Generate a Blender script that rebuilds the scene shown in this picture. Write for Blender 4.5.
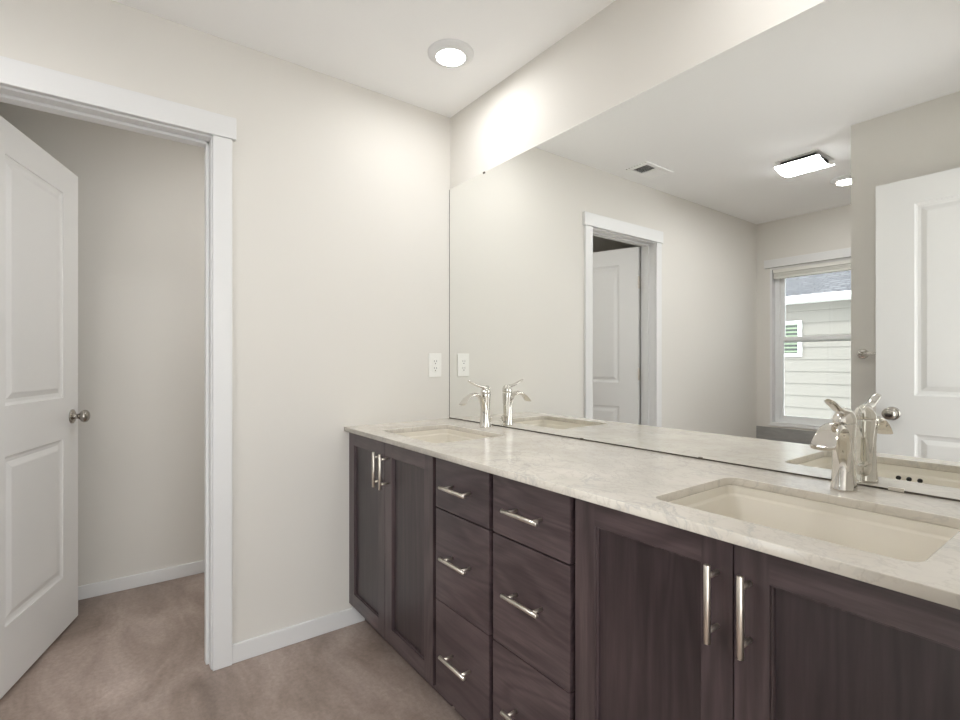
import bpy, bmesh, math, random
from mathutils import Vector, Matrix
random.seed(4)
PI = math.pi
sc = bpy.context.scene
for o in list(bpy.data.objects): bpy.data.objects.remove(o)
COL = sc.collection

# ------------------------------------------------------------------ camera
YAW = math.atan((480 - 107) / 500.7)
cam_d = bpy.data.cameras.new('camera'); cam = bpy.data.objects.new('camera', cam_d); COL.objects.link(cam)
cam_d.sensor_width = 36.0; cam_d.lens = 500.7 / 960 * 36.0; cam_d.clip_start = 0.02
cam_d.shift_y = 2 / 960
cam.location = (2.160, -1.418, 1.182)
cam.rotation_euler = (PI / 2, 0, PI / 2 - YAW)
sc.camera = cam

# ------------------------------------------------------------------ view, world, light
sc.view_settings.view_transform = 'Standard'
sc.view_settings.look = 'None'
sc.view_settings.exposure = 0.60
sc.view_settings.gamma = 1.0
sc.view_settings.use_curve_mapping = False
sc.cycles.max_bounces = 14; sc.cycles.diffuse_bounces = 8; sc.cycles.glossy_bounces = 8
sc.cycles.transparent_max_bounces = 12
sc.cycles.sample_clamp_indirect = 6.0
try: sc.cycles.use_denoising = True
except Exception: pass

world = bpy.data.worlds.new('sky'); sc.world = world; world.use_nodes = True
bg = world.node_tree.nodes['Background']
bg.inputs['Color'].default_value = (0.90, 0.95, 1.0, 1); bg.inputs['Strength'].default_value = 4.6

def lamp(name, kind, loc, rot, energy, color, **kw):
    d = bpy.data.lights.new(name, kind); d.energy = energy; d.color = color
    for k, v in kw.items(): setattr(d, k, v)
    o = bpy.data.objects.new(name, d); COL.objects.link(o); o.location = loc; o.rotation_euler = rot
    return o
# sun on the neighbouring wall, coming over our own roof
sun = lamp('sun', 'SUN', (0, 0, 8), (math.radians(-48), 0, math.radians(12)), 1.2, (1, .95, .86), angle=math.radians(1.0))
# portal at the bathroom window; added fill light, unseen, beyond the entry door
portal = lamp('bathroom_window_portal', 'AREA', (0.60, -3.53, 1.32), (PI / 2, 0, 0), 1, (1, 1, 1), shape='RECTANGLE', size=.97, size_y=1.4)
portal.data.cycles.is_portal = True
lamp('bedroom_fill_light', 'AREA', (3.46, -1.35, 1.15), (0, PI / 2, 0), 50, (.93, .97, 1.0), shape='RECTANGLE', size=2.1, size_y=2.6)
WARM = (.98, .985, 1.0)
CAN_W = 2.0

# ------------------------------------------------------------------ materials
def new_mat(name):
    m = bpy.data.materials.new(name); m.use_nodes = True
    nt = m.node_tree; p = nt.nodes['Principled BSDF']
    return m, nt, p
def simple(name, col, rough=.5, metal=0.0, spec=None, coat=0, noise=None, bump=None):
    m, nt, p = new_mat(name)
    p.inputs['Base Color'].default_value = (*col, 1); p.inputs['Roughness'].default_value = rough
    p.inputs['Metallic'].default_value = metal
    if spec is not None: p.inputs['Specular IOR Level'].default_value = spec
    if coat: p.inputs['Coat Weight'].default_value = coat; p.inputs['Coat Roughness'].default_value = .08
    if noise or bump:
        tc = nt.nodes.new('ShaderNodeTexCoord')
    if noise:
        sc_, amt = noise
        n = nt.nodes.new('ShaderNodeTexNoise'); n.inputs['Scale'].default_value = sc_; n.inputs['Detail'].default_value = 3
        mx = nt.nodes.new('ShaderNodeMix'); mx.data_type = 'RGBA'
        mx.inputs[6].default_value = (*[c * (1 - amt) for c in col], 1); mx.inputs[7].default_value = (*[min(1, c * (1 + amt)) for c in col], 1)
        nt.links.new(tc.outputs['Object'], n.inputs['Vector']); nt.links.new(n.outputs['Fac'], mx.inputs[0])
        nt.links.new(mx.outputs[2], p.inputs['Base Color'])
    if bump:
        sc_, st, dist = bump
        n = nt.nodes.new('ShaderNodeTexNoise'); n.inputs['Scale'].default_value = sc_; n.inputs['Detail'].default_value = 2
        b = nt.nodes.new('ShaderNodeBump'); b.inputs['Strength'].default_value = st; b.inputs['Distance'].default_value = dist
        nt.links.new(tc.outputs['Object'], n.inputs['Vector']); nt.links.new(n.outputs['Fac'], b.inputs['Height']); nt.links.new(b.outputs['Normal'], p.inputs['Normal'])
    return m
def ramp(nt, stops):
    r = nt.nodes.new('ShaderNodeValToRGB'); e = r.color_ramp.elements
    while len(e) < len(stops): e.new(.5)
    for k, (pos, c) in enumerate(stops):
        e[k].position = pos; e[k].color = (*c, 1)
    return r
def mapping(nt, scale, rot=(0, 0, 0), rnd=0):
    tc = nt.nodes.new('ShaderNodeTexCoord'); mp = nt.nodes.new('ShaderNodeMapping')
    mp.inputs['Scale'].default_value = scale; mp.inputs['Rotation'].default_value = rot
    src = tc.outputs['Object']
    if rnd:
        oi = nt.nodes.new('ShaderNodeObjectInfo'); mul = nt.nodes.new('ShaderNodeMath'); mul.operation = 'MULTIPLY'; mul.inputs[1].default_value = rnd
        ad = nt.nodes.new('ShaderNodeVectorMath'); ad.operation = 'ADD'
        nt.links.new(oi.outputs['Random'], mul.inputs[0]); nt.links.new(mul.outputs[0], ad.inputs[1]); nt.links.new(src, ad.inputs[0]); src = ad.outputs[0]
    nt.links.new(src, mp.inputs['Vector'])
    return mp.outputs['Vector']
def mix(nt, fac, a, b, blend='MIX'):
    m = nt.nodes.new('ShaderNodeMix'); m.data_type = 'RGBA'; m.blend_type = blend
    for i, v in ((0, fac), (6, a), (7, b)):
        if hasattr(v, 'links') or isinstance(v, bpy.types.NodeSocket): nt.links.new(v, m.inputs[i])
        elif i == 0: m.inputs[0].default_value = v
        else: m.inputs[i].default_value = (*v, 1)
    return m.outputs[2]
def noise(nt, vec, scale, detail=3, rough=.5, dist=0):
    n = nt.nodes.new('ShaderNodeTexNoise'); n.inputs['Scale'].default_value = scale; n.inputs['Detail'].default_value = detail
    n.inputs['Roughness'].default_value = rough; n.inputs['Distortion'].default_value = dist
    nt.links.new(vec, n.inputs['Vector']); return n.outputs['Fac']

def wood(name, horizontal, tone=1.0):
    m, nt, p = new_mat(name)
    long_, across = (1.3, 5.5) if horizontal else (.8, 7.0)
    s = (long_, across, across) if horizontal else (across, across, long_)
    v = mapping(nt, s, rnd=13.7)
    n1 = noise(nt, v, 1.0, 2, .45, .7 if horizontal else .3)
    mul = nt.nodes.new('ShaderNodeMath'); mul.operation = 'MULTIPLY'; mul.inputs[1].default_value = 70
    sn = nt.nodes.new('ShaderNodeMath'); sn.operation = 'SINE'
    nt.links.new(n1, mul.inputs[0]); nt.links.new(mul.outputs[0], sn.inputs[0])
    mr = nt.nodes.new('ShaderNodeMapRange'); mr.inputs[1].default_value = -1; mr.inputs[2].default_value = 1
    nt.links.new(sn.outputs[0], mr.inputs[0])
    s2 = (9, 120, 120) if horizontal else (120, 120, 7)
    fine = noise(nt, mapping(nt, s2, rnd=7.1), 1.0, 3, .6)
    c1 = ramp(nt, [(0.0, (.043, .0293, .0320)), (.5, (.057, .0400, .0428)), (1.0, (.067, .0485, .0508))]); nt.links.new(mr.outputs[0], c1.inputs[0])
    c2 = ramp(nt, [(.30, (.70, .69, .69)), (.70, (1.20, 1.19, 1.18))]); nt.links.new(fine, c2.inputs[0])
    col = mix(nt, 1.0, c1.outputs[0], c2.outputs[0], 'MULTIPLY')
    big = noise(nt, mapping(nt, (3, 3, 3), rnd=3.3), 1.0, 2)
    c3 = ramp(nt, [(.3, (.82, .80, .82)), (.7, (1.22, 1.2, 1.18))]); nt.links.new(big, c3.inputs[0])
    col = mix(nt, 1.0, col, c3.outputs[0], 'MULTIPLY')
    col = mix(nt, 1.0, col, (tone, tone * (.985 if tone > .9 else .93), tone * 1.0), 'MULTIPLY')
    nt.links.new(col, p.inputs['Base Color'])
    p.inputs['Roughness'].default_value = .36; p.inputs['Specular IOR Level'].default_value = .5
    p.inputs['Coat Weight'].default_value = .3; p.inputs['Coat Roughness'].default_value = .32
    b = nt.nodes.new('ShaderNodeBump'); b.inputs['Strength'].default_value = .12; b.inputs['Distance'].default_value = .001
    nt.links.new(fine, b.inputs['Height']); nt.links.new(b.outputs['Normal'], p.inputs['Normal'])
    return m

def stone():
    m, nt, p = new_mat('white_veined_quartz')
    v = mapping(nt, (1, 1, 1), rot=(0, 0, .5))
    warp = nt.nodes.new('ShaderNodeTexNoise'); warp.inputs['Scale'].default_value = 3.2; warp.inputs['Detail'].default_value = 4
    nt.links.new(v, warp.inputs['Vector'])
    def veins(scale, width, wamp, stretch):
        sub = nt.nodes.new('ShaderNodeVectorMath'); sub.operation = 'SCALE'; sub.inputs['Scale'].default_value = wamp
        nt.links.new(warp.outputs['Color'], sub.inputs[0])
        ad = nt.nodes.new('ShaderNodeVectorMath'); ad.operation = 'ADD'; nt.links.new(v, ad.inputs[0]); nt.links.new(sub.outputs[0], ad.inputs[1])
        mp = nt.nodes.new('ShaderNodeMapping'); mp.inputs['Scale'].default_value = stretch; nt.links.new(ad.outputs[0], mp.inputs['Vector'])
        n = noise(nt, mp.outputs[0], scale, 5, .6)
        a = nt.nodes.new('ShaderNodeMath'); a.operation = 'SUBTRACT'; a.inputs[1].default_value = .5; nt.links.new(n, a.inputs[0])
        b = nt.nodes.new('ShaderNodeMath'); b.operation = 'ABSOLUTE'; nt.links.new(a.outputs[0], b.inputs[0])
        r = nt.nodes.new('ShaderNodeMapRange'); r.inputs[1].default_value = 0; r.inputs[2].default_value = width; r.inputs[3].default_value = 1; r.inputs[4].default_value = 0
        nt.links.new(b.outputs[0], r.inputs[0]); return r.outputs[0]
    v1 = veins(5.0, .022, .30, (1, 1.9, 1)); v2 = veins(14, .030, .12, (1, 1.5, 1))
    patch = noise(nt, v, 2.5, 2); pr = ramp(nt, [(.38, (.15,)*3), (.62, (1,)*3)]); nt.links.new(patch, pr.inputs[0])
    base = ramp(nt, [(.3, (.600, .562, .500)), (.7, (.720, .680, .615))]); nt.links.new(noise(nt, v, 6, 4), base.inputs[0])
    f1 = nt.nodes.new('ShaderNodeMath'); f1.operation = 'MULTIPLY'; f1.inputs[1].default_value = .60
    t = nt.nodes.new('ShaderNodeMath'); t.operation = 'MULTIPLY'; nt.links.new(v1, t.inputs[0]); nt.links.new(pr.outputs[0], t.inputs[1]); nt.links.new(t.outputs[0], f1.inputs[0])
    c = mix(nt, f1.outputs[0], base.outputs[0], (.44, .43, .42))
    f2 = nt.nodes.new('ShaderNodeMath'); f2.operation = 'MULTIPLY'; f2.inputs[1].default_value = .42; nt.links.new(v2, f2.inputs[0])
    c = mix(nt, f2.outputs[0], c, (.50, .46, .41))
    nt.links.new(c, p.inputs['Base Color']); p.inputs['Roughness'].default_value = .16; p.inputs['Specular IOR Level'].default_value = .5
    return m

def floor_mat():
    m, nt, p = new_mat('taupe_mottled_vinyl')
    a = noise(nt, mapping(nt, (1.2, 3.2, 1), rot=(0, 0, .55)), 1.6, 6, .62, .6)
    c = ramp(nt, [(.28, (.190, .143, .119)), (.5, (.312, .242, .205)), (.72, (.445, .362, .320))]); nt.links.new(a, c.inputs[0])
    b = noise(nt, mapping(nt, (60, 60, 60)), 1.0, 4, .7)
    cb = ramp(nt, [(.3, (.85,)*3), (.7, (1.14,)*3)]); nt.links.new(b, cb.inputs[0])
    col = mix(nt, 1.0, c.outputs[0], cb.outputs[0], 'MULTIPLY')
    nt.links.new(col, p.inputs['Base Color']); p.inputs['Roughness'].default_value = .42
    return m
def siding_mat():
    return simple('cream_siding_paint', (.148, .141, .123), .7, noise=(4, .03))
def shingle_mat():
    m, nt, p = new_mat('grey_asphalt_shingle')
    br = nt.nodes.new('ShaderNodeTexBrick'); br.inputs['Scale'].default_value = 1.0
    br.inputs['Color1'].default_value = (.040, .042, .048, 1); br.inputs['Color2'].default_value = (.078, .080, .086, 1); br.inputs['Mortar'].default_value = (.020, .021, .024, 1)
    br.inputs['Mortar Size'].default_value = .012; br.inputs['Brick Width'].default_value = .16; br.inputs['Row Height'].default_value = .07
    nt.links.new(mapping(nt, (1, 1, 1)), br.inputs['Vector'])
    n = noise(nt, mapping(nt, (22, 60, 60)), 1, 3); cb = ramp(nt, [(.3, (.6,)*3), (.7, (1.4,)*3)]); nt.links.new(n, cb.inputs[0])
    nt.links.new(mix(nt, 1.0, br.outputs[0], cb.outputs[0], 'MULTIPLY'), p.inputs['Base Color']); p.inputs['Roughness'].default_value = .9
    return m
def grey_streak_mat():
    m, nt, p = new_mat('grey_streaked_panel')
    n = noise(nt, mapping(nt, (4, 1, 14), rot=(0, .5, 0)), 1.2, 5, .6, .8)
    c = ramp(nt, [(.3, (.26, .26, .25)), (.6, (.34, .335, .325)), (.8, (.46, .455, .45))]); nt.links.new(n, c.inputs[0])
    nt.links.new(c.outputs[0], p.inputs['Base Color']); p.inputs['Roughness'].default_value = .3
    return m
def emit(name, col, s):
    m, nt, p = new_mat(name); p.inputs['Base Color'].default_value = (.9, .9, .9, 1)
    p.inputs['Emission Color'].default_value = (*col, 1); p.inputs['Emission Strength'].default_value = s; return m
def glass_mat():
    m, nt, p = new_mat('clear_window_glass')
    nt.nodes.remove(p); out = nt.nodes['Material Output']
    g = nt.nodes.new('ShaderNodeBsdfGlossy'); g.inputs['Roughness'].default_value = 0
    t = nt.nodes.new('ShaderNodeBsdfTransparent'); fr = nt.nodes.new('ShaderNodeFresnel'); fr.inputs['IOR'].default_value = 1.45
    mx = nt.nodes.new('ShaderNodeMixShader'); nt.links.new(fr.outputs[0], mx.inputs[0]); nt.links.new(t.outputs[0], mx.inputs[1]); nt.links.new(g.outputs[0], mx.inputs[2])
    nt.links.new(mx.outputs[0], out.inputs['Surface']); return m

M = dict(
    wall=simple('greige_wall_paint', (.710, .688, .645), .75, spec=.25, bump=(160, .12, .0008)),
    ceil=simple('white_ceiling_paint', (.920, .920, .915), .85, spec=.2, bump=(90, .18, .001)),
    trim=simple('white_semi_gloss_trim', (.740, .740, .737), .35, noise=(6, .01)),
    door=simple('white_painted_door', (.760, .758, .748), .38, bump=(90, .04, .0004)),
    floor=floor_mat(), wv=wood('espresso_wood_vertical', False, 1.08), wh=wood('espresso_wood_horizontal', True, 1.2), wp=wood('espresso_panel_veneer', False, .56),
    dark=simple('dark_cabinet_interior', (.012, .010, .010), .8, noise=(9, .2)),
    stone=stone(), sink=simple('biscuit_porcelain', (.690, .645, .555), .38, spec=.4, noise=(3, .02)),
    chrome=simple('polished_chrome', (.74, .715, .675), .05, 1.0, bump=(12, .01, .0002)),
    knob=simple('aged_nickel', (.40, .375, .34), .22, 1.0, bump=(60, .02, .0002)),
    vent=simple('white_enamel', (.93, .93, .92), .4, noise=(6, .01)),
    nickel=simple('satin_nickel', (.74, .69, .62), .30, 1.0, bump=(300, .03, .0002)),
    mirror=simple('mirror_silver', (.945, .955, .940), .0, 1.0),
    edge=simple('dark_mirror_edge', (.075, .062, .045), .5, noise=(20, .15)),
    plastic=simple('white_plastic', (.82, .81, .77), .35, noise=(8, .01)),
    black=simple('black_slot', (.012, .012, .012), .6, noise=(8, .1)),
    vinyl=simple('white_window_vinyl', (.80, .81, .81), .35, noise=(5, .01)),
    blind=simple('white_blind_slats', (.76, .75, .70), .5, noise=(15, .02)),
    ventdark=simple('dark_vent_interior', (.05, .05, .05), .8, noise=(15, .1)),
    siding=siding_mat(), shingle=shingle_mat(), grey_streak=grey_streak_mat(), glass=glass_mat(),
    greenblind=simple('green_slats', (.13, .17, .11), .6, noise=(4, .3)),
    nwin=simple('dark_green_window_pane', (.008, .016, .010), .25, noise=(3, .3)),
    grass=simple('lawn', (.08, .14, .04), .9, noise=(5, .4)),
    lens=emit('lit_lamp_lens', (1, .97, .92), 14), panel_lens=emit('lit_frosted_panel', (.99, .99, 1.0), 40),
)

# ------------------------------------------------------------------ helpers
LOC = {}
def bm_new(): return bmesh.new()
def box(bm, x0, x1, y0, y1, z0, z1, bev=0.0, mi=0, seg=2):
    x0, x1 = sorted((x0, x1)); y0, y1 = sorted((y0, y1)); z0, z1 = sorted((z0, z1))
    r = bmesh.ops.create_cube(bm, size=1.0); vs = r['verts']
    for v in vs:
        v.co = Vector(((x0 + x1) / 2 + v.co.x * (x1 - x0), (y0 + y1) / 2 + v.co.y * (y1 - y0), (z0 + z1) / 2 + v.co.z * (z1 - z0)))
    fs = {f for v in vs for f in v.link_faces}
    for f in fs: f.material_index = mi
    if bev:
        es = list({e for f in fs for e in f.edges})
        r = bmesh.ops.bevel(bm, geom=es, offset=bev, segments=seg, profile=.5, affect='EDGES')
        for f in r['faces']: f.material_index = mi; 
    return bm
def cyl(bm, a, b, r0, r1=None, seg=24, mi=0, cap=True):
    a = Vector(a); b = Vector(b); r1 = r0 if r1 is None else r1
    d = (b - a).normalized(); q = d.to_track_quat('Z', 'Y')
    rings = []
    for c, r in ((a, r0), (b, r1)):
        rings.append([bm.verts.new(c + q @ Vector((r * math.cos(2 * PI * k / seg), r * math.sin(2 * PI * k / seg), 0))) for k in range(seg)])
    for k in range(seg):
        f = bm.faces.new((rings[0][k], rings[0][(k + 1) % seg], rings[1][(k + 1) % seg], rings[1][k])); f.smooth = True; f.material_index = mi
    if cap:
        f = bm.faces.new(list(reversed(rings[0]))); f.material_index = mi
        f = bm.faces.new(rings[1]); f.material_index = mi
def lathe(bm, origin, axis, prof, seg=32, mi=0):
    """prof: list of (distance along axis, radius)"""
    o = Vector(origin); q = Vector(axis).normalized().to_track_quat('Z', 'Y'); prev = None
    for h, r in prof:
        if r <= 1e-6: ring = [bm.verts.new(o + q @ Vector((0, 0, h)))]
        else: ring = [bm.verts.new(o + q @ Vector((r * math.cos(2 * PI * k / seg), r * math.sin(2 * PI * k / seg), h))) for k in range(seg)]
        if prev:
            for k in range(seg):
                a, b = prev[k % len(prev)], prev[(k + 1) % len(prev)]; c, d = ring[(k + 1) % len(ring)], ring[k % len(ring)]
                vs = []
                for v in (a, b, c, d):
                    if v not in vs: vs.append(v)
                f = bm.faces.new(vs); f.smooth = True; f.material_index = mi
        prev = ring
def loft(bm, secs, seg=20, power=2.0, cap=True, up=None):
    """secs: (center, half width on x, half thickness, tilt angle in the y-z plane); the section lies across the path"""
    rings = []
    for c, w, t, tilt in secs:
        ring = []
        for k in range(seg):
            a = 2 * PI * k / seg; ca, sa = math.cos(a), math.sin(a)
            ex = 2.0 / power
            u = w * math.copysign(abs(ca) ** ex, ca); v = t * math.copysign(abs(sa) ** ex, sa)
            ring.append(bm.verts.new(Vector(c) + Vector((u, v * math.cos(tilt), v * math.sin(tilt)))))
        rings.append(ring)
    for a, b in zip(rings, rings[1:]):
        for k in range(seg):
            f = bm.faces.new((a[k], a[(k + 1) % seg], b[(k + 1) % seg], b[k])); f.smooth = True
    if cap:
        bm.faces.new(list(reversed(rings[0]))); bm.faces.new(rings[-1])
def wloc(o):
    v = Vector((0, 0, 0))
    while o: v += LOC.get(o.name, Vector((0, 0, 0))); o = o.parent
    return v
def obj(name, bm, mat, parent=None, local=False, smooth=False):
    if parent and not local:
        off = wloc(parent)
        for v in bm.verts: v.co -= off
    bmesh.ops.recalc_face_normals(bm, faces=bm.faces[:])
    me = bpy.data.meshes.new(name); bm.to_mesh(me); bm.free()
    for m in (mat if isinstance(mat, (list, tuple)) else [mat]): me.materials.append(m)
    if smooth:
        for p in me.polygons: p.use_smooth = True
    o = bpy.data.objects.new(name, me); COL.objects.link(o)
    if parent: o.parent = parent
    LOC[o.name] = Vector((0, 0, 0))
    return o
def tag(o, label=None, cat=None, group=None, kind=None):
    for k, v in (('label', label), ('category', cat), ('group', group), ('kind', kind)):
        if v: o[k] = v
    return o
def thing(name, loc, label, cat, group=None, kind=None, rz=0):
    o = bpy.data.objects.new(name, None); COL.objects.link(o); o.location = loc; o.rotation_euler.z = rz
    o.empty_display_size = .05
    LOC[o.name] = Vector(loc); return tag(o, label, cat, group, kind)
def tbox(name, mat, *a, bev=0.0, parent=None, **k):
    bm = bm_new(); box(bm, *a, bev=bev); o = obj(name, bm, mat, parent)
    if k: tag(o, **k)
    return o
def center_origin(o):
    """put a top-level mesh's origin at the bottom centre of its box"""
    me = o.data; xs = [v.co for v in me.vertices]
    c = Vector(((min(v.x for v in xs) + max(v.x for v in xs)) / 2, (min(v.y for v in xs) + max(v.y for v in xs)) / 2, min(v.z for v in xs)))
    me.transform(Matrix.Translation(-c)); o.location = c; LOC[o.name] = c
def copy_tree(o, parent=None):
    c = o.copy(); COL.objects.link(c); c.parent = parent; LOC[c.name] = Vector(c.location)
    for ch in list(o.children): copy_tree(ch, c)
    return c

# ------------------------------------------------------------------ room shell
H = 2.44; WT = .115; XR = 2.15; YF = -3.356; XW = -1.03; YN = -1.769
S = 'structure'
def struct(name, mat, boxes):
    bm = bm_new()
    for b in boxes: box(bm, *b)
    return tag(obj(name, bm, mat), kind=S)
struct('floor', M['floor'], [(XW - .1, 3.6, YF - .16, .12, -.12, 0)])
struct('ceiling', M['ceil'], [(XW - .1, 3.6, YF - .16, .12, H, H + .12)])
struct('wall_back', M['wall'], [(XW - .1, 3.6, .0005, .12, 0, H)])
# end wall with the toilet room doorway
OY0, OY1, OZ = -1.802, -1.079, 2.062
struct('wall_left', M['wall'], [(-WT, 0, OY1, .0005, 0, H), (-WT, 0, YF, OY0, 0, H), (-WT, 0, OY0, OY1, OZ, H)])
struct('wall_far', M['wall'], [(XW - .1, XW, YF, .0005, 0, H)])
# window wall
WX0, WX1, WZ0, WZ1 = .115, 1.080, .627, 2.022
struct('wall_front', M['wall'], [(XW - .1, WX0, YF - .16, YF, 0, H), (WX1, 3.6, YF - .16, YF, 0, H), (WX0, WX1, YF - .16, YF, 0, WZ0), (WX0, WX1, YF - .16, YF, WZ1, H)])
# short wall behind the open entry door
struct('wall_near', M['wall'], [(1.203, XR, YN - WT, YN, 0, H)])
# right wall with the entry doorway the photograph is taken from
EY0, EY1 = -1.667, -.825
struct('wall_right', M['wall'], [(XR, XR + WT, YF, EY0 - .02, 0, H), (XR, XR + WT, EY1 + .02, .0005, 0, H), (XR, XR + WT, EY0 - .02, EY1 + .02, OZ, H)])
struct('wall_bedroom', M['wall'], [(3.5, 3.6, YF, 0, 0, H)])

# toilet room doorway: jamb with stop, casing and taller head casing
JI0, JI1, JT = -1.783, -1.098, 2.043
bm = bm_new()
box(bm, -WT - .001, .001, JI1, OY1, 0, OZ); box(bm, -WT - .001, .001, OY0, JI0, 0, OZ); box(bm, -WT - .001, .001, JI0, JI1, JT, OZ)
box(bm, -.080, -.043, JI1 - .011, JI1, 0, JT, .002); box(bm, -.080, -.043, JI0, JI0 + .011, 0, JT, .002); box(bm, -.080, -.043, JI0, JI1, JT - .011, JT, .002)
tag(obj('trim_1', bm, M['trim']), kind=S)
bm = bm_new()
box(bm, 0, .018, -1.094, -1.026, 0, 2.050, .0025); box(bm, 0, .018, -1.848, -1.786, 0, 2.050, .0025)
box(bm, 0, .024, -1.860, -1.012, 2.050, 2.134, .0025)
tag(obj('trim_2', bm, M['trim']), kind=S)
# entry doorway jamb and casing
bm = bm_new()
box(bm, XR - .001, XR + WT + .001, EY1, EY1 + .02, 0, OZ); box(bm, XR - .001, XR + WT + .001, EY0 - .02, EY0, 0, OZ); box(bm, XR - .001, XR + WT + .001, EY0, EY1, 2.04, OZ)
box(bm, XR - .018, XR, EY1 + .004, EY1 + .072, 0, 2.046, .0025); box(bm, XR - .018, XR, EY0 - .072, EY0 - .022, 0, 2.046, .0025)
box(bm, XR - .024, XR, EY0 - .09, EY1 + .09, 2.048, 2.130, .0025)
tag(obj('trim_3', bm, M['trim']), kind=S)
# baseboards
def base(name, *b):
    bm = bm_new(); box(bm, *b, bev=.003); tag(obj(name, bm, M['trim']), kind=S)
base('baseboard_left', 0, .012, -1.026, -.472, 0, .075)
base('baseboard_left_front', 0, .012, YF, -1.848, 0, .075)
base('baseboard_far', XW, XW + .012, YF, .0, 0, .068)
base('baseboard_front', .012, XR, YF, YF + .012, 0, .075)
base('baseboard_near', 1.203, 2.12, YN, YN + .012, 0, .075)

# ------------------------------------------------------------------ panelled doors
def panel_leaf(W, Hh, T, xs, zs, prof, mats_fn=None):
    """leaf in local coords: x 0..W, z 0..Hh, y -T..0; panels in the cells (odd x, odd z). prof: (inset, depth) steps"""
    bm = bm_new()
    for side in (1, -1):
        y0 = 0 if side == 1 else -T
        for i in range(len(xs) - 1):
            for j in range(len(zs) - 1):
                x0, x1, z0, z1 = xs[i], xs[i + 1], zs[j], zs[j + 1]
                loops = [(0, 0)] + (prof if (i % 2 and j % 2) else [])
                prev = None
                for ins, dep in loops:
                    y = y0 - side * dep
                    ring = [bm.verts.new((x0 + ins, y, z0 + ins)), bm.verts.new((x1 - ins, y, z0 + ins)), bm.verts.new((x1 - ins, y, z1 - ins)), bm.verts.new((x0 + ins, y, z1 - ins))]
                    if prev:
                        for k in range(4): bm.faces.new((prev[k], prev[(k + 1) % 4], ring[(k + 1) % 4], ring[k]))
                    prev = ring
                f = bm.faces.new(prev)
                if mats_fn:
                    f.material_index = mats_fn(i, j)
    # rim
    for (ax, az), (bx, bz) in (((0, 0), (W, 0)), ((W, 0), (W, Hh)), ((W, Hh), (0, Hh)), ((0, Hh), (0, 0))):
        bm.faces.new([bm.verts.new(p) for p in ((ax, 0, az), (bx, 0, bz), (bx, -T, bz), (ax, -T, az))])
    bmesh.ops.remove_doubles(bm, verts=bm.verts[:], dist=1e-5)
    return bm
RAISED = [(.002, .004), (.010, .0075), (.022, .0085), (.042, .0015), (.046, .001)]
def knob_bm(bm, x, z, y, s):
    lathe(bm, (x, y, z), (0, s, 0), [(0, 0), (0, .032), (.004, .032), (.007, .027), (.009, .013), (.022, .0115), (.030, .015), (.037, .024), (.046, .0285), (.055, .027), (.062, .020), (.0655, .010), (.066, 0)])
def room_door(root, W, kx):
    bm = panel_leaf(W, 2.025, .035, [0, .146, W - .146, W], [0, .235, .835, 1.015, 1.905, 2.025], RAISED)
    leaf = obj('door_leaf', bm, M['door'], root, local=True)
    for s, y in ((1, 0), (-1, -.035)):
        bm = bm_new(); knob_bm(bm, kx, .925, y, s); obj('knob', bm, M['knob'], leaf, local=True)
    bm = bm_new(); box(bm, W - .0005, W + .001, -.030, -.005, .90, .955, .0004); obj('latch_plate', bm, M['nickel'], leaf, local=True)
    return leaf
th = math.radians(18.2)
d1 = thing('door_1', (-WT - .010, JI0 - .002, .012), 'white two-panel door swung open into the toilet room', 'door', kind=S, rz=PI - th)
# local x runs from the hinge to the free edge; with rz = pi - th the visible face is local -y
leaf = room_door(d1, .726, .664)
for z in (1.76, 1.08, .26):   # hinges: knuckle and two leaves
    bm = bm_new()
    cyl(bm, (-.004, -.040, z - .045), (-.004, -.040, z + .045), .006, seg=16)
    box(bm, -.002, .0, -.037, -.004, z - .043, z + .043)
    obj('hinge', bm, M['nickel'], d1, local=True)
d2 = thing('door_2', (XR - .004, -1.632, .012), 'white two-panel entry door standing open against the short wall', 'door', kind=S, rz=PI)
room_door(d2, .790, .726)
# ------------------------------------------------------------------ window
w = thing('window_1', ((WX0 + WX1) / 2, YF - .1, WZ0), 'white vinyl window looking onto the neighbouring house', 'window', kind=S)
gy0, gy1 = YF - .120, YF - .060
bm = bm_new()     # outer frame, flush jamb liner
for a in ((WX0, WX0 + .018, YF - .16, YF), (WX1 - .018, WX1, YF - .16, YF)): box(bm, *a, WZ0, WZ1)
box(bm, WX0 + .018, WX1 - .018, YF - .16, YF - .0004, WZ0, WZ0 + .018); box(bm, WX0 + .018, WX1 - .018, YF - .16, YF - .0004, WZ1 - .018, WZ1)
obj('window_jamb', bm, M['trim'], w)
bm = bm_new(); fx0, fx1, fz0, fz1 = WX0 + .018, WX1 - .018, WZ0 + .018, WZ1 - .018
box(bm, fx0, fx0 + .035, gy0, gy1, fz0, fz1, .002); box(bm, fx1 - .035, fx1, gy0, gy1, fz0, fz1, .002)
box(bm, fx0 + .0345, fx1 - .0345, gy0 + .0004, gy1 - .0004, fz0, fz0 + .03); box(bm, fx0 + .0345, fx1 - .0345, gy0 + .0004, gy1 - .0004, fz1 - .03, fz1)
obj('window_frame', bm, M['vinyl'], w)
def sash(z0, z1, y0, y1):
    bm = bm_new(); a0, a1 = fx0 + .035, fx1 - .035; s = .032
    box(bm, a0, a0 + s, y0, y1, z0, z1, .002); box(bm, a1 - s, a1, y0, y1, z0, z1, .002)
    box(bm, a0 + s - .0005, a1 - s + .0005, y0 + .0004, y1 - .0004, z0, z0 + s); box(bm, a0 + s - .0005, a1 - s + .0005, y0 + .0004, y1 - .0004, z1 - s, z1)
    o = obj('sash', bm, M['vinyl'], w)
    bm = bm_new(); box(bm, a0 + s - .004, a1 - s + .004, (y0 + y1) / 2 - .002, (y0 + y1) / 2 + .002, z0 + s - .004, z1 - s + .004)
    obj('window_pane', bm, M['glass'], o)
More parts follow.
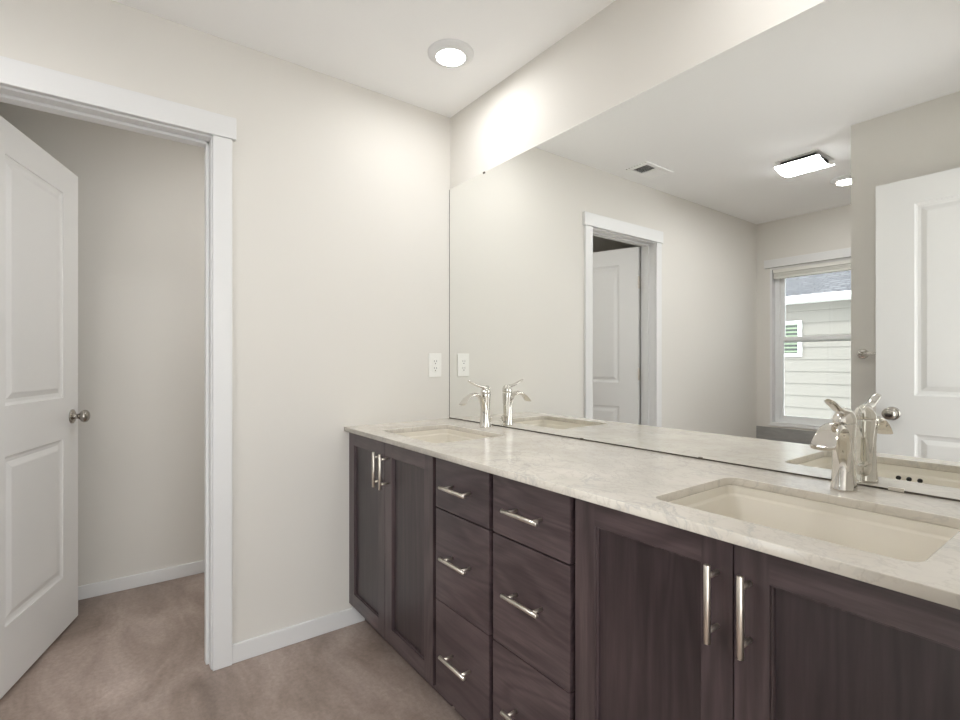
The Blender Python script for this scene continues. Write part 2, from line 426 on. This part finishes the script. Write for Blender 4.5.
sash(fz0 + .03, 1.405, YF - .085, YF - .062); sash(1.355, fz1 - .03, YF - .112, YF - .089)
bm = bm_new(); box(bm, WX0 - .042, WX1 + .042, YF, YF + .024, 2.020, 2.092, .0025); box(bm, WX0 - .012, WX1 + .012, YF, YF + .008, WZ0 - .012, WZ0, .002)
tag(obj('trim_4', bm, M['trim']), kind=S)
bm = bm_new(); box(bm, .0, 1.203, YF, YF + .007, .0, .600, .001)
tag(obj('trim_5', bm, M['grey_streak']), kind=S)  # low grey panel with paler streaks on the wall below the window
# raised blind
b = thing('window_blind', ((WX0 + WX1) / 2, YF - .03, 1.925), 'white slatted blind drawn up to the head of the bathroom window', 'blind')
bm = bm_new(); box(bm, WX0 + .022, WX1 - .022, YF - .056, YF - .004, 1.972, 2.004, .003); obj('headrail', bm, M['blind'], b)
bm = bm_new()
for k in range(9): box(bm, WX0 + .026, WX1 - .026, YF - .052, YF - .008, 1.9375 + k * .0038, 1.9375 + k * .0038 + .0026)
obj('slat_stack', bm, M['blind'], b)
bm = bm_new(); box(bm, WX0 + .026, WX1 - .026, YF - .053, YF - .007, 1.922, 1.937, .003); obj('bottom_rail', bm, M['blind'], b)

# ------------------------------------------------------------------ outside
n = thing('neighboring_house', (-1.5, -6.6, -3.0), 'cream lap-sided house with a grey shingle roof seen through the window', 'house')
bm = bm_new(); z = 1.394 - .172 * 26; X0, X1 = -7.0, 6.0
bm.faces  # lap boards: each one a wedge leaning out at its lower edge
while z < 2.05:
    vs = [(-6.56 - .03, z + .178), (-6.56, z), (-6.60, z), (-6.60, z + .178)]
    a = [bm.verts.new((X0, -6.575 if k == 1 else (-6.590 if k == 0 else -6.62), zz)) for k, (yy, zz) in enumerate(vs)]
    c = [bm.verts.new((X1, v.co.y, v.co.z)) for v in a]
    for k in range(4): bm.faces.new((a[k], a[(k + 1) % 4], c[(k + 1) % 4], c[k]))
    z += .172
box(bm, X0, X1, -9, -6.61, -3.0, 2.08)
obj('siding', bm, M['siding'], n)
bm = bm_new(); box(bm, X0 - .1, X1 + .1, -6.32, -6.29, 2.015, 2.095); box(bm, X0 - .1, X1 + .1, -6.30, -6.22, 2.045, 2.10, .01); box(bm, X0 - .1, X1 + .1, -6.60, -6.31, 2.02, 2.03)
obj('fascia', bm, M['trim'], n)
bm = bm_new(); L = 5.0; sl = math.atan(6 / 12)
box(bm, X0 - .15, X1 + .15, 0, L, -.03, .0)
bmesh.ops.rotate(bm, verts=bm.verts[:], cent=(0, 0, 0), matrix=Matrix.Rotation(sl, 3, 'X'))
for v in bm.verts: v.co = Vector((v.co.x, -6.27 - v.co.y, v.co.z + 2.115))
obj('roof', bm, M['shingle'], n)
bm = bm_new(); nx0, nx1, nz0, nz1 = -1.75, -.835, 1.262, 1.775
for a in ((nx0 + .045, nx1 - .045, nz1 - .045, nz1), (nx0 + .045, nx1 - .045, nz0, nz0 + .045)): box(bm, a[0], a[1], -6.60, -6.55, a[2], a[3])
for a in ((nx0, nx0 + .045), (nx1 - .045, nx1)): box(bm, a[0], a[1], -6.60, -6.55, nz0, nz1)
box(bm, nx0 + .045, nx1 - .045, -6.60, -6.555, 1.50, 1.53)
nf = obj('house_window', bm, M['vinyl'], n)
bm = bm_new(); box(bm, nx0 + .04, nx1 - .04, -6.60, -6.573, nz0 + .04, nz1 - .04); obj('pane', bm, M['nwin'], nf)
bm = bm_new(); z = nz0 + .06
while z < nz1 - .06: box(bm, nx0 + .046, nx1 - .046, -6.573, -6.562, z, z + .026); z += .056
obj('slats', bm, M['greenblind'], nf)
bm = bm_new(); box(bm, -12, 12, -14, -3.6, -3.2, -3.0); tag(obj('ground', bm, M['grass']), kind=S)

# ------------------------------------------------------------------ vanity cabinets
FY = -.545; ZB, ZT = .100, .867; FT = .0225
def handle_proto():
    """bar pull along local z, centred; standing off toward -y"""
    bm = bm_new(); L = .0685
    lathe(bm, (0, -.035, -L), (0, 0, 1), [(0, 0), (0, .0052), (.0008, .006), (2 * L - .0008, .006), (2 * L, .0052), (2 * L, 0)], 20)
    for s in (-1, 1): cyl(bm, (0, -.034, s * .048), (0, .0, s * .048), .0045, seg=14)
    return bm
hb = handle_proto(); HM = bpy.data.meshes.new('handle')
bmesh.ops.recalc_face_normals(hb, faces=hb.faces[:]); hb.to_mesh(HM); hb.free(); HM.materials.append(M['nickel'])
def handle(parent, x, z, horizontal=False):
    o = bpy.data.objects.new('handle', HM); COL.objects.link(o); o.parent = parent
    o.location = Vector((x, FY - .0, z)) - wloc(parent)
    if horizontal: o.rotation_euler = (0, PI / 2, 0)
    LOC[o.name] = Vector(o.location); return o
def carcass(root, x0, x1):
    bm = bm_new(); yb = -.010
    t = .016
    box(bm, x0, x0 + t, FY + FT + .001, yb, ZB, ZT + .003); box(bm, x1 - t, x1, FY + FT + .001, yb, ZB, ZT + .003)
    box(bm, x0 + t, x1 - t, FY + FT + .001, yb, ZB, ZB + t); box(bm, x0 + t, x1 - t, yb - .01, yb, ZB + t, ZT + .003)
    obj('cabinet_body', bm, M['dark'], root)
    bm = bm_new(); box(bm, x0, x1, FY + .075, FY + .090, 0, ZB); box(bm, x0, x0 + t, FY + .09, yb, 0, ZB); box(bm, x1 - t, x1, FY + .09, yb, 0, ZB)
    obj('toe_kick', bm, M['wh'], root)
SHAKER = [(.0004, .0004), (.0006, .0185), (.0046, .0185), (.0050, .0120)]
def sink_cabinet(x0, x1, label):
    root = thing('vanity_cabinet', ((x0 + x1) / 2, FY / 2, 0), label, 'cabinet')
    carcass(root, x0, x1); xm = (x0 + x1) / 2
    for a, b_, hx in ((x0, xm - .0015, xm - .0285), (xm + .0015, x1, xm + .0285)):
        W = b_ - a; s = .057
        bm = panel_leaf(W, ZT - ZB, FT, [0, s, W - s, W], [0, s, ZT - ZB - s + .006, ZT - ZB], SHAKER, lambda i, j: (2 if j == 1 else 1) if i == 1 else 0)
        # local y 0..-T : front face must look to -y
        for v in bm.verts: v.co = Vector((v.co.x + a, v.co.y + FY + FT, v.co.z + ZB))
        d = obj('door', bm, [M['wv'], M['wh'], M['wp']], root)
        handle(d, hx, .760)
    return root
def drawer_cabinet(x0, x1, label):
    root = thing('vanity_cabinet', ((x0 + x1) / 2, FY / 2, 0), label, 'cabinet')
    carcass(root, x0, x1)
    for z0, z1, hz in ((.705, ZT, .787), (.4025, .7005, .563), (ZB, .4000, .254)):
        bm = bm_new(); box(bm, x0, x1, FY, FY + FT, z0, z1, .0012)
        d = obj('drawer', bm, M['wh'], root); handle(d, (x0 + x1) / 2 + .003, hz, True)
    return root
sink_cabinet(.004, .724, 'dark wood two-door vanity cabinet against the wall with the outlet')
drawer_cabinet(.743, 1.031, 'narrower dark wood three-drawer cabinet beside the left pair of doors')
drawer_cabinet(1.049, 1.342, 'dark wood three-drawer cabinet beside the right-hand doors under the big sink')
sink_cabinet(1.359, 2.092, 'dark wood two-door vanity cabinet below the nearest sink')
bm = bm_new(); box(bm, 2.096, 2.149, FY + .004, FY + .024, ZB, ZT)
tag(obj('cabinet_filler_panel', bm, M['wv']), 'dark wood filler strip between the right vanity doors and the wall', 'panel')

# ------------------------------------------------------------------ countertop with two cut-outs
def rrect(x0, x1, y0, y1, r, n=8):
    pts = []
    for cx, cy, a0 in ((x1 - r, y1 - r, 0), (x0 + r, y1 - r, 90), (x0 + r, y0 + r, 180), (x1 - r, y0 + r, 270)):
        for k in range(n + 1):
            a = math.radians(a0 + 90 * k / n); pts.append((cx + r * math.cos(a), cy + r * math.sin(a)))
    return pts
HOLES = [(.205, .641, -.487, -.156), (1.522, 1.962, -.487, -.156)]
cu = bpy.data.curves.new('counter_outline', 'CURVE'); cu.dimensions = '2D'; cu.fill_mode = 'BOTH'
def spl(pts):
    s = cu.splines.new('POLY'); s.points.add(len(pts) - 1)
    for p, (x, y) in zip(s.points, pts): p.co = (x, y, 0, 1)
    s.use_cyclic_u = True
bv = .002
spl([(0 + bv, -.567 + bv), (XR - .0005 - bv, -.567 + bv), (XR - .0005 - bv, -.0003 - bv), (0 + bv, -.0003 - bv)])
for h in HOLES: spl(rrect(h[0] - bv, h[1] + bv, h[2] - bv, h[3] + bv, .028))
cu.extrude = .010 - bv; cu.bevel_depth = bv; cu.bevel_resolution = 2
tmp = bpy.data.objects.new('tmp', cu); COL.objects.link(tmp)
bpy.context.view_layer.update()
me = bpy.data.meshes.new_from_object(tmp.evaluated_get(bpy.context.evaluated_depsgraph_get()))
bpy.data.objects.remove(tmp)
me.materials.clear(); me.materials.append(M['stone']); me.name = 'countertop'
me.transform(Matrix.Translation((0, 0, .883)))
ct = bpy.data.objects.new('countertop', me); COL.objects.link(ct); LOC['countertop'] = Vector()
tag(ct, 'long white veined stone countertop running along the mirror', 'countertop')

def make_sink():
    """local: origin at the middle of the bowl's bottom; opening at z = .130 + flange"""
    root = thing('sink', (0, 0, 0), '', 'sink')
    hw, hd = .218, .1655
    bm = bm_new()
    prev = None
    spec = [(.022, .1505, .045), (.0015, .1505, .028), (.0000, .1490, .028), (-.0010, .1330, .028), (-.0030, .1300, .028), (-.0065, .1285, .027), (-.0090, .1255, .026), (-.034, .030, .026), (-.038, .018, .027), (-.046, .009, .030), (-.058, .0045, .034), (-.085, .002, .04), (-.130, .0, .02)]
    for ins, z, r in spec:
        ring = [bm.verts.new((x, y, z)) for x, y in rrect(-hw - ins, hw + ins, -hd - ins, hd + ins, r)]
        if prev:
            for k in range(len(ring)):
                f = bm.faces.new((prev[k], prev[(k + 1) % len(ring)], ring[(k + 1) % len(ring)], ring[k])); f.smooth = True
        prev = ring
    f = bm.faces.new(prev); f.smooth = True
    sol = obj('basin', bm, M['sink'], root, local=True)
    md = sol.modifiers.new('thick', 'SOLIDIFY'); md.thickness = .007; md.offset = -1
    bm = bm_new(); lathe(bm, (0, 0, .0005), (0, 0, 1), [(0, .031), (.003, .031), (.0035, .026), (.001, .022), (.001, .019), (.006, .018), (.007, .010), (.0072, 0)], 28)
    obj('drain', bm, M['chrome'], root, local=True)
    for dx in (-.031, -.0065, .018):
        bm = bm_new(); lathe(bm, (dx, -hd + .0128, .1165), (0, 1, -.26), [(-.003, 0), (-.003, .0062), (.0016, .0062), (.0018, .0), ], 20)
        obj('overflow_hole', bm, M['black'], root, local=True)
    return root
s1 = make_sink(); s1.location = (1.742, -.3215, .7224); s1['label'] = 'nearest rectangular biscuit undermount sink, in front of the big faucet'
s2 = copy_tree(s1); s2.location = (.423, -.3215, .7224); s2['label'] = 'far rectangular biscuit undermount sink beside the outlet wall'

# ------------------------------------------------------------------ faucets
def make_faucet():
    root = thing('faucet', (0, 0, 0), '', 'faucet')
    def P(F, z): return (0, -F, z)
    bm = bm_new()
    # spout: foot, slim column and a flared arched spout
    secs = [(P(0, 0), .0262, .0250, 0), (P(0, .003), .0260, .0248, 0), (P(0, .012), .0248, .0222, 0), (P(.001, .035), .0228, .0185, 0), (P(.003, .065), .0212, .0150, 0),
            (P(.007, .092), .0200, .0130, -.25), (P(.015, .115), .0192, .0118, -.50), (P(.028, .134), .0190, .0108, -.85), (P(.044, .1445), .0194, .0100, -1.25),
            (P(.062, .1465), .0203, .0092, -1.62), (P(.081, .1420), .0210, .0090, -1.92), (P(.099, .1320), .0222, .0090, -2.15), (P(.113, .1190), .0232, .0088, -2.32), (P(.123, .1070), .0238, .0080, -2.42)]
    # tilt: section thickness direction; start along y (0) and rotate as the path bends forward (-y)
    loft(bm, secs, 28, 2.0)
    obj('spout', bm, M['chrome'], root, local=True)
    bm = bm_new()
    secs = [(P(-.004, .004), .0200, .0180, 0), (P(-.006, .05), .0165, .0160, 0), (P(-.007, .09), .0175, .0170, 0), (P(-.006, .12), .0198, .0192, 0), (P(-.004, .1455), .0226, .0220, 0), (P(-.004, .149), .0222, .0215, 0)]
    loft(bm, secs, 24, 2.0)
    obj('body', bm, M['chrome'], root, local=True)
    bm = bm_new()
    secs = [(P(-.003, .1505), .0225, .0220, 0), (P(-.003, .153), .0234, .0228, 0), (P(-.004, .163), .0226, .0220, 0), (P(-.007, .172), .0190, .0185, 0), (P(-.009, .179), .0130, .0130, 0), (P(-.010, .183), .0070, .0075, 0), (P(-.010, .1845), .0020, .0025, 0)]
    loft(bm, secs, 24, 2.0)
    secs = [(P(-.014, .172), .0150, .0100, -1.57), (P(.004, .177), .0140, .0085, -1.40), (P(.024, .1805), .0122, .0068, -1.38), (P(.042, .1855), .0112, .0066, -1.28), (P(.059, .1925), .0112, .0062, -1.18), (P(.074, .1990), .0114, .0056, -1.15), (P(.086, .2040), .0095, .0048, -1.15), (P(.091, .2060), .0050, .0034, -1.15)]
    loft(bm, secs, 20, 2.0)
    obj('lever', bm, M['chrome'], root, local=True)
    bm = bm_new()
    lathe(bm, (0, .033, 0), (0, 0, 1), [(0, .006), (.002, .006), (.003, .003), (.034, .003), (.036, .0055), (.040, .0065), (.044, .0055), (.046, .0)], 18)
    obj('lift_rod', bm, M['chrome'], root, local=True)
    return root
f1 = make_faucet(); f1.location = (1.742, -.078, .8932); f1['label'] = 'chrome single-lever faucet behind the near sink, overlapping the mirrored window'
f2 = copy_tree(f1); f2.location = (.390, -.072, .8932); f2['label'] = 'chrome single-lever faucet behind the far sink, close to the wall outlet'

# ------------------------------------------------------------------ mirror
mr = thing('wall_mirror', (1.07, -.003, .896), 'wide frameless mirror above the countertop', 'mirror')
MZ0, MZ1 = .8975, 2.068
bm = bm_new(); box(bm, .003, 2.148, -.006, 0, MZ0, MZ1); obj('mirror_glass', bm, M['mirror'], mr)
bm = bm_new(); box(bm, .001, 2.149, -.0068, 0, .8935, MZ0); box(bm, .0005, .003, -.0066, 0, MZ0, MZ1); obj('mirror_edging', bm, M['edge'], mr)
for x, z0, z1 in ((1.36, .894, .900), (1.819, .894, .9015), (.897, .894, .900), (.296, 2.062, 2.070)):
    bm = bm_new(); w_ = .014 if x == 1.819 else .006
    box(bm, x - w_, x + w_, -.0092, -.0002, z0, z1, .0006); obj('mirror_clip', bm, M['nickel'] if x == 1.819 else M['edge'], mr)

# ------------------------------------------------------------------ outlet
ou = thing('wall_outlet', (0, -.093, 1.106), 'white duplex power outlet on the wall beside the mirror', 'outlet')
bm = bm_new(); box(bm, 0, .005, -.129, -.057, 1.107, 1.226, .0015); obj('cover_plate', bm, M['plastic'], ou)
bm = bm_new(); box(bm, .005, .0065, -.1105, -.0755, 1.132, 1.200, .001)
rc = obj('receptacle', bm, M['plastic'], ou)
bm = bm_new()
for zc in (1.183, 1.148):
    box(bm, .006, .0069, -.1005, -.0985, zc - .001, zc + .008); box(bm, .006, .0069, -.0875, -.0855, zc - .001, zc + .008)
    cyl(bm, (.006, -.093, zc - .0085), (.0069, -.093, zc - .0085), .0028, seg=12)
obj('slots', bm, M['black'], rc)

# ------------------------------------------------------------------ ceiling fittings
def downlight(x, y, label, group=None, power=CAN_W):
    t = thing('recessed_downlight', (x, y, H), label, 'ceiling light', group)
    bm = bm_new(); lathe(bm, (x, y, H), (0, 0, -1), [(0, .094), (.004, .0935), (.008, .088), (.018, .066), (.019, .060), (.014, .059)], 48); obj('trim_ring', bm, M['trim'], t)
    bm = bm_new(); lathe(bm, (x, y, H), (0, 0, -1), [(.013, .0595), (.019, .055), (.021, .03), (.0215, 0)], 40); obj('lens', bm, M['lens'], t)
    l = lamp('downlight_lamp', 'AREA', (0, 0, -.024), (0, 0, 0), power, WARM, shape='DISK', size=.11); l.parent = t
    return t
downlight(.452, -.294, 'round lit ceiling downlight above the far sink')
downlight(.905, -2.672, 'round lit ceiling downlight near the window, seen in the mirror')
downlight(1.745, -.294, 'round lit ceiling downlight above the near sink')
downlight(-.36, -.50, 'round ceiling downlight added unseen to brighten the toilet room', power=4.2)  # added out of view to lift the light on the toilet room wall and door
# square light and fan
fx, fy = .862, -2.087
t = thing('ceiling_fan_light', (fx, fy, H), 'square frosted bathroom fan light on the ceiling, seen in the mirror', 'ceiling light')
bm = bm_new(); box(bm, fx - .098, fx + .098, fy - .098, fy + .098, H - .026, H); obj('fan_housing', bm, M['ventdark'], t)
bm = bm_new(); box(bm, fx - .122, fx + .122, fy - .122, fy + .122, H - .006, H, .002); obj('mounting_frame', bm, M['trim'], t)
bm = bm_new(); N = 14; a = .122
top, bot = [], []
for k in range(N + 1):
    u = -1 + 2 * k / N; z = H - .060 + .024 * u * u
    top.append([bm.verts.new((fx + s * a, fy + u * a, z + .004)) for s in (-1, 1)])
    bot.append([bm.verts.new((fx + s * a, fy + u * a, z)) for s in (-1, 1)])
for k in range(N):
    for L_, mi in ((top, 1), (bot, 0)): f = bm.faces.new((L_[k][0], L_[k][1], L_[k + 1][1], L_[k + 1][0])); f.smooth = True; f.material_index = mi
    for s in (0, 1): bm.faces.new((top[k][s], top[k + 1][s], bot[k + 1][s], bot[k][s]))
for k in (0, N): bm.faces.new((top[k][0], top[k][1], bot[k][1], bot[k][0]))
obj('frosted_panel', bm, [M['panel_lens'], M['plastic']], t)
# air register
vx, vy = .190, -1.450
t = thing('ceiling_vent', (vx, vy, H), 'white rectangular louvred air vent on the ceiling, seen in the mirror', 'vent')
bm = bm_new(); ax, ay = .082, .142; ix, iy = .055, .112
for q in ((-ax, ax, -ay, -iy), (-ax, ax, iy, ay), (-ax, -ix, -iy, iy), (ix, ax, -iy, iy), (-ix, ix, -.006, .006)): box(bm, vx + q[0], vx + q[1], vy + q[2], vy + q[3], H - .008, H, .001)
obj('vent_frame', bm, M['vent'], t)
bm = bm_new(); box(bm, vx - ix, vx + ix, vy - iy, vy + iy, H - .0015, H); obj('duct', bm, M['ventdark'], t)
for half, sg in ((-1, 1), (1, -1)):
    bm = bm_new()
    for k in range(8):
        yc = vy + half * (.012 + (k + .5) * .0125); b2 = bm_new()
        vs = box(bm, vx - ix, vx + ix, yc - (.0036 if sg > 0 else .0028), yc + (.0036 if sg > 0 else .0028), H - .0062, H - .0054)
        new = bm.verts[:][-8:] if False else list(bm.verts)[-8:]
        bmesh.ops.rotate(bm, verts=new, cent=(vx, yc, H - .0058), matrix=Matrix.Rotation(sg * math.radians(32), 3, 'X')); b2.free()
    obj('louvres', bm, M['vent'], t)

# ------------------------------------------------------------------ towel bar
t = thing('towel_bar', (1.255, YN, 1.224), 'chrome towel bar on the short wall, mostly behind the open entry door', 'towel bar')
for x in (1.255, 1.865):
    bm = bm_new(); lathe(bm, (x, YN, 1.224), (0, 1, 0), [(0, 0), (0, .026), (.004, .026), (.009, .020), (.012, .010), (.045, .009), (.052, .011), (.058, .009), (.060, 0)], 28); obj('mount', bm, M['chrome'], t)
bm = bm_new(); cyl(bm, (1.255, YN + .048, 1.224), (1.865, YN + .048, 1.224), .0065, seg=18); obj('bar', bm, M['chrome'], t)

for o in list(COL.objects):
    if o.type == 'MESH' and o.parent is None and 'label' in o: center_origin(o)
